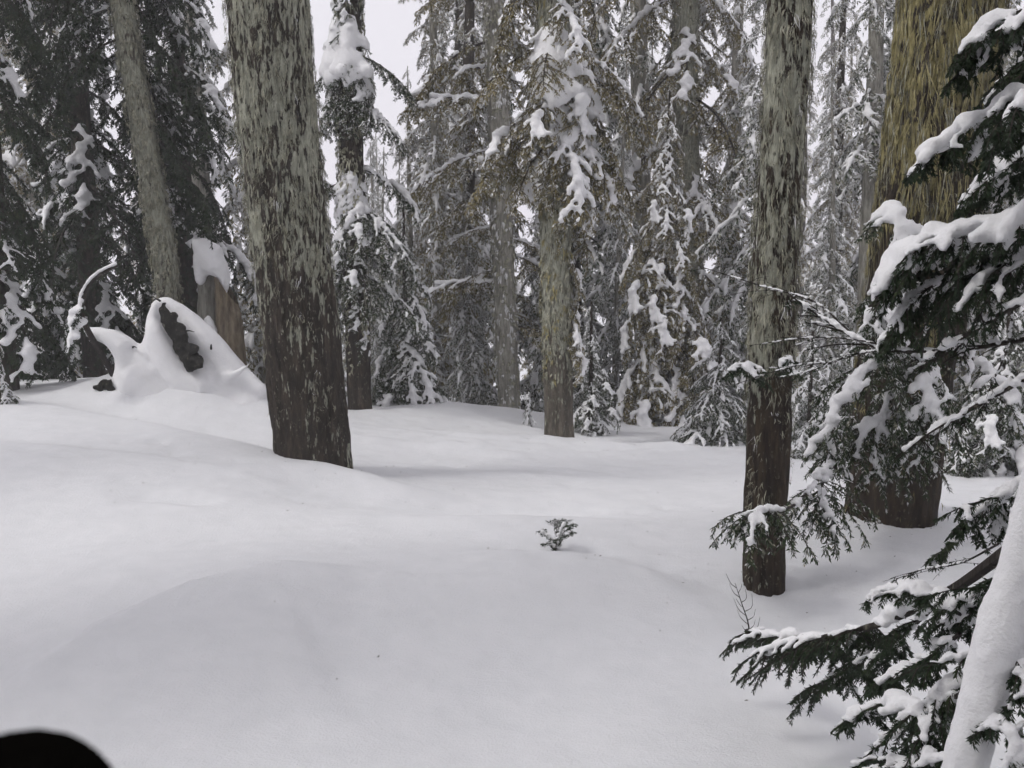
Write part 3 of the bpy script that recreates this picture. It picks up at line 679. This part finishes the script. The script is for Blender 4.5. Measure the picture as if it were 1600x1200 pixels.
def far_label(px, Y):
    d = 'tall snow-dusted conifer' if Y < 20 else 'hazy distant conifer'
    if px < 180: return d+' beyond the dark firs at the left edge'
    if px < 400: return d+' seen between the leaning trunk and the big left trunk'
    if px < 570: return d+' behind the big left trunk and the snow-capped tree'
    if px < 780: return d+' seen between the snow-capped tree and the thin pale trunk'
    if px < 1000: return d+' behind the laden tree in the middle'
    if px < 1200: return d+' behind the drooping fir, left of the slim trunk'
    if px < 1400: return d+' seen between the slim trunk and the thick yellow-lichened trunk'
    return d+' beyond the thick yellow-lichened trunk at right'
ORD = ['leftmost', 'second from left', 'third from left', 'fourth from left', 'fifth from left', 'sixth from left', 'seventh from left', 'eighth from left', 'ninth from left', 'tenth from left', 'eleventh from left']
buckets = {}
for k, (px, Y, v, s) in sorted(enumerate(SPOTS), key=lambda q: q[1][0]): buckets.setdefault(far_label(px, Y), []).append(k)
for k, (px, Y, v, s) in enumerate(SPOTS):
    b = base_at(px, Y)
    gr = far_label(px, Y); bk = buckets[gr]
    lb = gr if len(bk) == 1 else gr+', '+ORD[bk.index(k)]
    root = thing('forest_conifer', b, lb, 'tree', gr)
    root.rotation_euler = (random.uniform(-.03, .03), random.uniform(-.03, .03), random.uniform(0, 6.28)); root.scale = (s, s, s)
    for nm, me in zip(('trunk', 'crown', 'snow_load'), VAR[v]):
        po = link(nm, me, root)
        if nm == 'snow_load': po['kind'] = 'stuff'

# unseen conifers, added around and behind the camera to shade the foreground snow
for k, (x, y, v, s) in enumerate([(-1.6, -2.5, 0, 1.45), (1.5, -2.9, 0, 1.45), (-4.2, -1.2, 1, 1.5), (4.3, -1.4, 0, 1.4), (0, -6, 2, 1.4), (-4.9, 2.2, 4, 1.4), (5.3, 2.6, 1, 1.4), (-5.5, -5, 2, 1.3), (4.8, -5.5, 0, 1.4), (-7.0, 5.0, 4, 1.0), (7.4, 5.0, 1, 1.0)]):
    root = thing('forest_conifer', (x, y, gz(x, y)), 'unseen snow-dusted conifer added outside the frame to shade the foreground', 'tree', 'added shade conifers around the viewpoint')
    root.rotation_euler = (0, 0, k*1.7); root.scale = (s, s, s)
    for nm, me in zip(('trunk', 'crown', 'snow_load'), VAR[v]):
        po = link(nm, me, root)
        if nm == 'snow_load': po['kind'] = 'stuff'

# ------------------------------------------------------------------ near fir at the right edge
def pieces(V, T):
    """split a snow skin into its separate clumps, dropping crumbs"""
    lab = np.arange(len(V))
    while True:
        m = lab[T].min(1); new = lab.copy()
        for k in range(3): np.minimum.at(new, T[:, k], m)
        new = new[new]
        if (new == lab).all(): break
        lab = new
    out = []
    for r in np.unique(lab):
        vi = np.where(lab == r)[0]
        if len(vi) < max(30, .03*len(V)): continue
        mp = np.full(len(V), -1); mp[vi] = np.arange(len(vi)); tk = T[lab[T[:, 0]] == r]
        out.append((V[vi], mp[tk]))
    return out
def custom_bough(root, origin, axis_px, seed, nm='bough', **kw):
    P = np.array([at(*a) for a in axis_px]) - origin
    fm = kw.pop('fm', FM_D)
    d = dict(twig=.22, n_twig=20, nl=.016, nw=.0036, step=.00125, snow_r=.016, stem_r=.009, second=7, droop=.9, frost=.05, lich=.03, snow_gap=.2, needle_hang=.45)
    d.update(kw)
    F, S = make_bough(P, seed, **d)
    b = link(nm, mesh_np('needles', F[0], F[1], fm, F[2], False), root)
    if S is not None:
        for Vc, Tc in pieces(*S): link('snow_clump', mesh_np('snow', Vc, Tc, [M_SNOW]), b)
    return b
lt = [at(1508, 1200, 2.0), at(1606, 830, 2.05), at(1712, 430, 2.1)]
d0 = lt[0]-lt[1]; d0 = d0/d0[2]
low = lt[0].copy()
while low[2] > gz(low[0], low[1]): low = low - d0*.02
bL = low.copy()
tL = thing('near_fir', bL, 'close leaning fir plastered with snow, its dark boughs reaching in from the right edge', 'tree')
lp = np.array([bL+d0*-.0-A3(d0[0], d0[1], 1)*.15, lt[0], lt[1], lt[2], lt[2]+A3(.12, .02, .5), lt[2]+A3(.2, .03, 1.3)])-bL
link('trunk', mesh_np('trunk', *(lambda g: (g[0], g[1]))(tube(smooth_line(lp, 60)+A3(.012, .012, 0), np.linspace(.046, .02, 60), 14)), [M_TWIG]), tL)
cp = smooth_line(lp, 170); rr_ = np.random.default_rng(3)
bl = []
for q in range(len(cp)):
    r = .050*(1-.3*q/len(cp))*(.86+.35*float(fbm([[q*.06, 0, 1]], 3, 2)[0]))
    bl.append((*(cp[q]+A3(-.008, -.012, .004)), r))
V, T = blobs_mesh(bl, .010, 4, None, 1.0, .35)
link('snow_cover', mesh_np('snow_cover', V, T, [M_SNOW]), tL)
LB = [
    ([(1604, 838, 2.08), (1490, 920, 2.45), (1380, 972, 2.75), (1290, 995, 3.05), (1215, 995, 3.35), (1165, 985, 3.6)], dict(twig=.14, n_twig=50, stem_r=.016, start=.44, snow_r=.020, tip=1.15, snow_from=.3, snow_gap=.22, snow_side=.45)),
    ([(1480, 928, 2.48), (1400, 1000, 2.75), (1330, 1045, 3.0), (1265, 1075, 3.2)], dict(twig=.22, n_twig=30, stem_r=.008, start=.15, snow_r=.016, snow_gap=.25, snow_side=.4)),
    ([(1500, 990, 2.3), (1440, 1035, 2.45), (1380, 1060, 2.6)], dict(twig=.35, n_twig=20, stem_r=.006, start=.1, snow_r=.018, snow_gap=.2, snow_side=.5)),
    ([(1565, 955, 2.05), (1520, 1040, 2.15), (1470, 1095, 2.2), (1455, 1150, 2.25), (1440, 1210, 2.28)], dict(twig=.42, n_twig=20, stem_r=.010, start=.2, snow_r=.018)),
    ([(1640, 735, 2.2), (1580, 770, 2.3), (1520, 815, 2.4), (1470, 875, 2.5)], dict(twig=.33, n_twig=22, stem_r=.008, snow_r=.018, start=.05)),
    ([(1590, 880, 2.1), (1545, 930, 2.3), (1495, 985, 2.45)], dict(twig=.42, n_twig=16, stem_r=.006, snow_r=.018)),
    ([(1540, 1065, 2.05), (1450, 1105, 2.2), (1380, 1100, 2.35), (1318, 1130, 2.5)], dict(twig=.26, n_twig=20, stem_r=.007, snow_r=.022)),
    ([(1500, 1180, 2.0), (1430, 1190, 2.1), (1350, 1185, 2.25)], dict(twig=.3, n_twig=14, stem_r=.007, snow_r=.02)),
    ([(1570, 1010, 2.0), (1600, 1060, 1.95), (1612, 1150, 1.9)], dict(twig=.45, n_twig=14, stem_r=.007, snow_r=.014)),
    ([(1540, 1100, 2.0), (1580, 1150, 1.9), (1590, 1230, 1.85)], dict(twig=.45, n_twig=14, stem_r=.007, snow_r=.014)),
    ([(1500, 960, 2.3), (1440, 925, 2.5), (1375, 920, 2.65)], dict(twig=.3, n_twig=14, stem_r=.005, snow_r=.024, snow_gap=.05)),
    # the heavily loaded boughs above
    ([(1745, 290, 2.12), (1640, 315, 2.2), (1560, 345, 2.25), (1480, 362, 2.35), (1410, 400, 2.42), (1372, 455, 2.45)], dict(twig=.36, n_twig=34, stem_r=.012, snow_r=.030, snow_gap=0.08, droop=1.7, snow_side=.9, snow_from=0)),
    ([(1735, 370, 2.12), (1640, 395, 2.25), (1540, 420, 2.35), (1450, 450, 2.45), (1385, 520, 2.5)], dict(twig=.34, n_twig=30, stem_r=.010, snow_r=.021, snow_gap=.14, droop=1.6, snow_side=.7)),
    ([(1770, 90, 2.15), (1640, 135, 2.25), (1550, 175, 2.35), (1480, 220, 2.42), (1418, 275, 2.48)], dict(twig=.26, n_twig=22, stem_r=.009, snow_r=.020, snow_gap=.16, droop=1.3)),
    ([(1790, -20, 2.15), (1660, 0, 2.2), (1580, 25, 2.25), (1520, 60, 2.3), (1495, 120, 2.32)], dict(twig=.34, n_twig=26, stem_r=.010, snow_r=.022, droop=1.6, snow_side=.4)),
    ([(1755, 180, 2.12), (1650, 215, 2.2), (1570, 265, 2.28), (1500, 320, 2.35)], dict(twig=.30, n_twig=22, stem_r=.008, snow_r=.026, snow_gap=.22, droop=1.2)),
    ([(1760, 80, 2.1), (1660, 110, 2.1), (1590, 160, 2.12), (1560, 230, 2.15)], dict(twig=.40, n_twig=24, stem_r=.008, snow_r=.016, snow_gap=.3, droop=1.4)),
    ([(1780, 40, 2.3), (1660, 70, 2.4), (1580, 110, 2.45), (1530, 200, 2.5)], dict(twig=.42, n_twig=28, stem_r=.008, snow_r=.012, snow_gap=.4, droop=1.6, snow_side=.3)),
    ([(1780, 150, 2.4), (1660, 190, 2.5), (1590, 230, 2.55), (1500, 310, 2.6)], dict(twig=.38, n_twig=28, stem_r=.008, snow_r=.014, snow_gap=.4, droop=1.4, snow_side=.3)),
    ([(1690, 505, 2.1), (1600, 530, 2.25), (1480, 547, 2.4), (1370, 543, 2.55), (1290, 500, 2.65), (1235, 462, 2.7)], dict(twig=.16, n_twig=16, stem_r=.008, snow_r=.009, step=.02, nl=.014, second=2, droop=.2, snow_side=.25, snow_gap=.05)),
    ([(1705, 425, 2.1), (1600, 470, 2.2), (1490, 535, 2.3), (1440, 570, 2.35)], dict(twig=.25, n_twig=12, stem_r=.010, snow_r=.012, step=.006, snow_gap=.3, start=.45)),
    ([(1680, 545, 2.1), (1600, 592, 2.2), (1490, 655, 2.35), (1400, 715, 2.5)], dict(twig=.2, n_twig=12, stem_r=.009, snow_r=.010, step=.008, snow_gap=.3, start=.5)),
    ([(1583, 470, 2.25), (1575, 540, 2.25), (1550, 600, 2.27), (1535, 640, 2.28)], dict(twig=.25, n_twig=7, stem_r=.003, snow_r=.004, step=.03, second=1, snow_gap=.4)),
    ([(1390, 545, 2.5), (1330, 555, 2.6), (1270, 578, 2.7), (1205, 592, 2.8)], dict(twig=.22, n_twig=10, stem_r=.003, snow_r=.004, step=.03, second=1, droop=.1, snow_gap=.3)),
]
for ax in ([(1400, 544, 2.5), (1330, 530, 2.6), (1260, 528, 2.7), (1170, 540, 2.85)], [(1330, 520, 2.6), (1270, 470, 2.75), (1200, 450, 2.9), (1090, 415, 3.1)],
           [(1300, 505, 2.65), (1270, 480, 2.7), (1240, 470, 2.75), (1225, 480, 2.8)], [(1360, 545, 2.55), (1300, 565, 2.7), (1240, 572, 2.8), (1150, 600, 3.0)],
           [(1350, 715, 5.6), (1300, 735, 5.2), (1255, 775, 5.0), (1225, 815, 4.9)], [(1440, 560, 2.4), (1450, 500, 2.4), (1475, 465, 2.4), (1480, 440, 2.4)],
           [(1560, 850, 2.15), (1500, 880, 2.3), (1440, 890, 2.45), (1400, 905, 2.5)], [(1480, 930, 2.5), (1470, 960, 2.5), (1450, 990, 2.5)]):
    LB.append((ax, dict(twig=.28, n_twig=9, stem_r=.0028, snow_r=.003, step=.05, nl=.012, second=2, droop=.15, snow_gap=.4, start=.2)))
for k, (ax, kw) in enumerate(LB): custom_bough(tL, bL, ax, 900+k, **kw)

# boughs of the thick trunk, hanging in front of it and across the slim one
KB = [
    ([(1470, 560, 5.85), (1400, 560, 5.5), (1340, 590, 5.35), (1300, 660, 5.3), (1290, 720, 5.3)], dict(twig=.32, n_twig=30, snow_r=.030, droop=1.2, snow_side=.5)),
    ([(1460, 545, 5.8), (1440, 560, 5.5), (1450, 600, 5.35), (1440, 660, 5.3)], dict(twig=.5, n_twig=22, snow_r=.03, droop=1.4, snow_gap=.3)),
    ([(1440, 640, 5.85), (1410, 650, 5.55), (1360, 665, 5.4), (1335, 720, 5.35)], dict(twig=.38, n_twig=24, snow_r=.032, droop=1.2, snow_side=.5)),
    ([(1350, 690, 5.95), (1300, 725, 5.3), (1240, 790, 4.75), (1185, 800, 4.5), (1165, 830, 4.45)], dict(twig=.16, n_twig=26, snow_r=.020, start=.55, droop=1.3, tip=1.0, stem_r=.011, snow_gap=.3, snow_side=.5)),
    ([(1340, 700, 5.9), (1295, 740, 5.2), (1285, 780, 5.0), (1315, 835, 4.9)], dict(twig=.22, n_twig=22, snow_r=.02, start=.4, droop=1.2, stem_r=.008, snow_gap=.4, snow_side=.2)),
    ([(1380, 330, 5.9), (1400, 340, 5.6), (1410, 380, 5.5)], dict(twig=.5, n_twig=14, snow_r=.04, droop=1.0)),
    ([(1440, 470, 5.8), (1410, 480, 5.5), (1385, 530, 5.4)], dict(twig=.5, n_twig=16, snow_r=.05, droop=1.0)),
    ([(1440, 430, 5.75), (1400, 440, 5.5), (1370, 490, 5.4), (1360, 560, 5.38)], dict(twig=.4, n_twig=24, snow_r=.028, droop=1.6, snow_side=.5)),
    ([(1470, 600, 5.75), (1450, 620, 5.5), (1440, 680, 5.4), (1430, 750, 5.38)], dict(twig=.42, n_twig=26, snow_r=.022, droop=1.6, snow_side=.35)),
    ([(1430, 600, 5.75), (1390, 620, 5.5), (1370, 690, 5.42), (1365, 740, 5.4)], dict(twig=.42, n_twig=24, snow_r=.025, droop=1.6, snow_side=.4)),
    ([(1520, 560, 5.85), (1560, 600, 5.6), (1590, 680, 5.6)], dict(twig=.4, n_twig=18, snow_r=.04, droop=1.0)),
]
for k, (ax, kw) in enumerate(KB):
    d = dict(nl=.028, nw=.0075, step=.0036, stem_r=.010, second=4, fm=FM, frost=.14, lich=.08); d.update(kw)
    custom_bough(tK, bK, ax, 950+k, **d)
# low bough of the slim trunk
for k, ax in enumerate([[(1178, 580, 4.8), (1168, 570, 4.7), (1176, 590, 4.62)], [(1222, 565, 4.78), (1235, 560, 4.7), (1238, 580, 4.65)]]):
    custom_bough(tJ, bJ, ax, 980+k, twig=.6, n_twig=8, snow_r=.024, nl=.025, nw=.006, step=.004, stem_r=.004)

# ------------------------------------------------------------------ snow-buried root plate, bent branch, snag
def pxballs(L, Y):
    """chain of (px, py, r_px[, Y]) -> balls every half radius"""
    out = []
    for a, b in zip(L[:-1], L[1:]):
        Ya = a[3] if len(a) > 3 else Y; Yb = b[3] if len(b) > 3 else Y
        d = math.hypot(a[0]-b[0], a[1]-b[1]); n = max(1, int(d/(.35*min(a[2], b[2]))))
        for q in range(n):
            t = q/n; r = (a[2]*(1-t)+b[2]*t); Yq = Ya*(1-t)+Yb*t
            out.append((*at(a[0]*(1-t)+b[0]*t, a[1]*(1-t)+b[1]*t, Yq), r/FPX*Yq))
    Yb = L[-1][3] if len(L[-1]) > 3 else Y
    out.append((*at(L[-1][0], L[-1][1], Yb), L[-1][2]/FPX*Yb))
    return out
YW = 9.5
sb = base_at(270, YW)
tS = thing('uprooted_stump', sb, 'snow-buried uprooted stump with a dark rotten hollow and curling root arms', 'stump')
B = []
B += pxballs([(248, 480, 14), (260, 480, 18), (274, 490, 20), (296, 512, 25), (320, 541, 30), (342, 568, 30), (366, 592, 28), (398, 615, 24)], 9.52)
B += pxballs([(268, 486, 12), (300, 505, 18), (330, 540, 22), (352, 575, 26), (370, 610, 30)], 9.62)
B += pxballs([(246, 476, 10), (240, 495, 11), (240, 520, 14), (236, 550, 20), (226, 582, 28)], 9.40)
B += pxballs([(140, 520, 9), (154, 523, 12), (172, 528, 15), (190, 540, 19), (200, 562, 20), (194, 585, 17), (186, 602, 14), (178, 616, 12)], 9.35)
B += pxballs([(195, 545, 16), (215, 560, 22), (232, 590, 34), (270, 612, 38), (310, 612, 36), (345, 615, 30), (390, 632, 24)], 9.42)
B += pxballs([(225, 600, 40), (260, 640, 44), (320, 650, 44), (380, 650, 34)], 9.35)
B += pxballs([(243, 512, 12), (248, 535, 20), (262, 562, 25), (285, 590, 26), (312, 602, 26)], 9.32)
B += pxballs([(350, 592, 9), (370, 582, 7), (388, 570, 4)], 9.3)
V, T = blobs_mesh(B, .028, 9, None, 1.0, .10)
V = V + np.stack([fbm(V*5, 9+k, 3)-.5 for k in range(3)], 1)*.03
link('snow_cover', mesh_np('snow_cover', V-sb, T, [M_SNOW]), tS)
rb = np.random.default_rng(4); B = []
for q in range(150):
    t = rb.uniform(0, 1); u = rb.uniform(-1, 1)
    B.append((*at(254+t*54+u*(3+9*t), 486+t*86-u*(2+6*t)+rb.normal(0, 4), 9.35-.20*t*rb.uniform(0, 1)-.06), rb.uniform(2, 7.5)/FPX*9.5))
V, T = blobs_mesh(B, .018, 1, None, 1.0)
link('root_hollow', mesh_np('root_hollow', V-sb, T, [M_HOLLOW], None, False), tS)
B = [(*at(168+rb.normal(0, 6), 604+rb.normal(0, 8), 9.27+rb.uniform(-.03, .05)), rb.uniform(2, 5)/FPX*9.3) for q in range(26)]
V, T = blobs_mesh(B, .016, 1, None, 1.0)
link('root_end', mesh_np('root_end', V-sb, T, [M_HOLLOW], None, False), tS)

for q in range(9):                                                                 # broken roots poking out of the hollow and the arms
    x0, y0 = [(262, 500), (275, 525), (290, 548), (300, 565), (285, 520), (305, 555), (250, 470), (205, 545), (330, 545)][q]
    a0 = rb.uniform(-2.6, -.4); l0 = rb.uniform(12, 26)
    g_ = tube(smooth_line([at(x0, y0, 9.36), at(x0+math.cos(a0)*l0*.5, y0+math.sin(a0)*l0*.4, 9.26), at(x0+math.cos(a0)*l0, y0+math.sin(a0)*l0*.6+4, 9.2)], 10), np.linspace(.012, .003, 10), 5)
    link('root', mesh_np('root', g_[0]-sb, g_[1], [M_HOLLOW]), tS)
bb = base_at(178, 9.55)
tT = thing('bent_branch', bb, 'curved bare branch coated with snow, arching up left of the buried stump', 'branch')
ln = smooth_line([bb, at(162, 560, 9.45), at(138, 518, 9.2), at(127, 490, 9.05), at(131, 460, 9.0), at(145, 438, 9.0), at(163, 424, 9.0), at(183, 415, 9.0)], 40)
g_ = tube(ln-bb, np.linspace(.035, .012, 40), 7); link('stem', mesh_np('stem', g_[0], g_[1], [M_TWIG]), tT)
B = [(*(p+A3(-.012, -.012, .018)), .027*(.8+.5*float(fbm([[i*.2, 0, 0]], 2, 2)[0]))*(1-.35*i/40)) for i, p in enumerate(ln) if i > 1]
V, T = blobs_mesh(B, .013, 3, None, 1.0); link('snow_cover', mesh_np('snow_cover', V-bb, T, [M_SNOW]), tT)
custom_bough(tT, bb, [(131, 500, 9.0), (118, 515, 8.95), (106, 550, 8.92)], 990, twig=.5, n_twig=12, snow_r=.06, nl=.03, nw=.009, step=.006, stem_r=.01, snow_gap=0)
custom_bough(tT, bb, [(130, 470, 9.0), (118, 490, 8.95), (110, 520, 8.92)], 991, twig=.4, n_twig=10, snow_r=.035, nl=.03, nw=.009, step=.006, stem_r=.008)

nb = base_at(350, 11.0)
tN = thing('broken_snag', nb, 'broken snag of bare orange-brown wood under a tall snow cap, beside the big left trunk', 'snag')
def snag_piece(px0, py0, px1, py1, r0, r1, Y, seed, nm, m):
    P = np.array([at(px0, py0, Y), (at(px0, py0, Y)+at(px1, py1, Y))/2, at(px1, py1, Y)])-nb
    me, _ = trunk_mesh(nm, P, [r0, (r0+r1)/2*1.02, r1], [m], nseg=30, dz=.04, ridge=.014, seed=seed, zlod=9)
    v = np.empty(len(me.vertices)*3); me.vertices.foreach_get('co', v); v = v.reshape(-1, 3)
    top = P[-1][2]; k = v[:, 2] > top-.45                                        # splintered, slanting break
    v[k, 2] -= np.clip((v[k, 0]-P[-1][0])*1.6+r1*1.2, 0, .5)*((v[k, 2]-top+.45)/.45)
    me.vertices.foreach_set('co', v.ravel().astype(np.float32)); me.update()
    link(nm, me, tN)
snag_piece(366, 600, 352, 425, .155, .13, 11.0, 3, 'heartwood', M_WOOD)
snag_piece(330, 600, 322, 395, .115, .105, 11.15, 6, 'bark_slab', M_BARK_G)
B = pxballs([(304, 378, 6), (316, 386, 15), (328, 396, 20), (334, 412, 20), (348, 424, 12), (352, 440, 9), (346, 465, 6)], 10.95) + pxballs([(312, 385, 10), (312, 410, 12), (314, 440, 8)], 11.0)
B += pxballs([(325, 500, 8), (330, 520, 12), (328, 560, 16)], 10.95)
V, T = blobs_mesh(B, .03, 4, None, 1.0); link('snow_cap', mesh_np('snow_cap', V-nb, T, [M_SNOW]), tN)

# ------------------------------------------------------------------ small things on the snow
ob = base_at(868, 5.28)
tO = thing('buried_sprig', ob, 'tiny dark sprig of fir poking out of the open snow in the middle', 'sprig')
ro = np.random.default_rng(11)
for q in range(7):
    a = q*2*math.pi/7+ro.uniform(-.5, .5); l = ro.uniform(.05, .16); e = ro.uniform(.1, 1.3)
    P = np.array([A3(0, 0, -.03), A3(math.cos(a)*l*.4, math.sin(a)*l*.4, .02+e*.06), A3(math.cos(a)*l, math.sin(a)*l, .02+e*.11)])
    F, S = make_bough(P, 60+q, twig=.30, n_twig=5, nl=.022, nw=.006, step=.0022, snow_r=.013, stem_r=.004, second=0, droop=.1, frost=.3, start=.55, snow_gap=.35)
    b = link('shoot', mesh_np('needles', F[0], F[1], FM, F[2], False), tO)
    if S is not None and q % 2: link('snow_clump', mesh_np('snow', *S, [M_SNOW]), b)
tb_ = base_at(1172, 4.35)
tP = thing('dry_twig', tb_, 'thin bare branching twig sticking out of the snow in front of the slim trunk', 'twig')
gs = []
stem = smooth_line([tb_-A3(0, 0, .05), tb_+A3(-.01, 0, .05), tb_+A3(-.04, .01, .14), tb_+A3(-.075, .01, .24)], 14)-tb_
gs.append(tube(stem, np.linspace(.0045, .0012, 14), 5))
for q in range(12):
    i = 2+q % 11; sg = 1 if q % 2 else -1
    p = stem[i]; l = ro.uniform(.03, .10)
    gs.append(tube(smooth_line([p, p+A3(sg*l*.4, ro.uniform(-.02, .02), l*.35), p+A3(sg*l*.6-.01, ro.uniform(-.03, .03), l)], 6), np.linspace(.002, .0008, 6), 4))
g_ = cat_geo(gs); link('stem', mesh_np('stem', g_[0], g_[1], [M_TWIG]), tP)

rl = np.random.default_rng(77); lv = []
for q in range(320):                                                        # scraps of lichen, needles and twig fallen on the snow
    if q < 260:
        c_ = [bC, bJ, bK, bG, bD][q % 5]; a_ = rl.uniform(0, 6.28); d_ = .3+abs(rl.normal(0, .9)); x_, y_ = c_[0]+math.cos(a_)*d_, c_[1]+math.sin(a_)*d_
    else: x_, y_ = rl.uniform(-4, 4.5), rl.uniform(3.2, 10)
    z_ = gz(x_, y_)+.003; a_ = rl.uniform(0, 3.14); l_ = rl.uniform(.003, .012); w_ = rl.uniform(.001, .003)
    u_ = A3(math.cos(a_), math.sin(a_), 0)*l_; v_ = A3(-math.sin(a_), math.cos(a_), 0)*w_
    p_ = A3(x_, y_, z_); lv += [p_-u_, p_+v_+A3(0, 0, .003), p_+u_, p_-v_]
lo = link('litter', mesh_np('litter', np.array(lv), np.arange(len(lv)).reshape(-1, 4), [M_LICHEN_D])); lo['kind'] = 'stuff'; lo['label'] = 'scattered scraps of fallen lichen and needles on the snow'

# ------------------------------------------------------------------ gloved hand of the photographer at the lower edge
hb = A3(-.155, .075, CAM_H-.20)
tip = at(38, 1284, .13)
tG_ = thing('gloved_hand', hb, 'black gloved fingertip close to the lens in the bottom corner', 'glove')
B = []
def chain(pts, rads, n=14):
    P = smooth_line(pts, n); r = np.interp(np.linspace(0, 1, n), np.linspace(0, 1, len(rads)), rads)
    return [(*p, x) for p, x in zip(P, r)]
palm = tip+A3(-.075, -.035, -.035)
B += chain([palm+A3(-.02, -.01, -.01), palm+A3(.0, .0, .0), palm+A3(.03, .01, -.01)], [.028, .030, .026])
B += chain([palm+A3(.02, .005, .012), palm+A3(.045, .02, .022), tip], [.0155, .015, .0145])               # forefinger
B += chain([palm+A3(.03, .01, -.005), palm+A3(.06, .02, -.008), palm+A3(.068, .008, -.03), palm+A3(.045, -.008, -.035)], [.015, .0145, .013, .012])
B += chain([palm+A3(.025, .012, -.022), palm+A3(.052, .02, -.028), palm+A3(.058, .006, -.048), palm+A3(.036, -.008, -.05)], [.0145, .014, .0125, .012])
B += chain([palm+A3(.015, .012, -.035), palm+A3(.036, .018, -.045), palm+A3(.04, .004, -.062), palm+A3(.022, -.006, -.062)], [.013, .012, .011, .0105])
B += chain([palm+A3(-.01, -.012, .012), palm+A3(.012, -.03, .022), palm+A3(.034, -.03, .022)], [.017, .015, .0135])   # thumb
B += chain([palm+A3(-.02, -.01, -.01), palm+A3(-.05, -.03, -.05), palm+A3(-.10, -.06, -.16), palm+A3(-.12, -.10, -.30)], [.028, .030, .040, .046], 26)
V, T = blobs_mesh(B, .0045, 4, None, 1.0, .05)
link('glove', mesh_np('glove', V-hb, T, [M_GLOVE]), tG_)

# ------------------------------------------------------------------ air
hz_, hn, hbs = mat('haze'); hn.nodes.remove(hbs)
pv = hn.nodes.new('ShaderNodeVolumePrincipled'); pv.inputs['Color'].default_value = (.97, .96, .99, 1)
pv.inputs['Density'].default_value = 0.0042; pv.inputs['Anisotropy'].default_value = 0.0
hn.links.new(pv.outputs[0], [x for x in hn.nodes if x.type == 'OUTPUT_MATERIAL'][0].inputs['Volume'])
zlo, zhi = float(ZZ.min())-1.0, 23.0
S_ = 960.0
V = np.array([(x, y, z) for z in (zlo, zhi) for y in (-S_, S_) for x in (-S_, S_)])
Q = np.array([(0, 2, 3, 1), (4, 5, 7, 6), (0, 1, 5, 4), (2, 6, 7, 3), (0, 4, 6, 2), (1, 3, 7, 5)])
hz = link('haze', mesh_np('haze', V, Q, [hz_], None, False)); hz['kind'] = 'stuff'; hz['label'] = 'pale winter haze hanging between the trees'
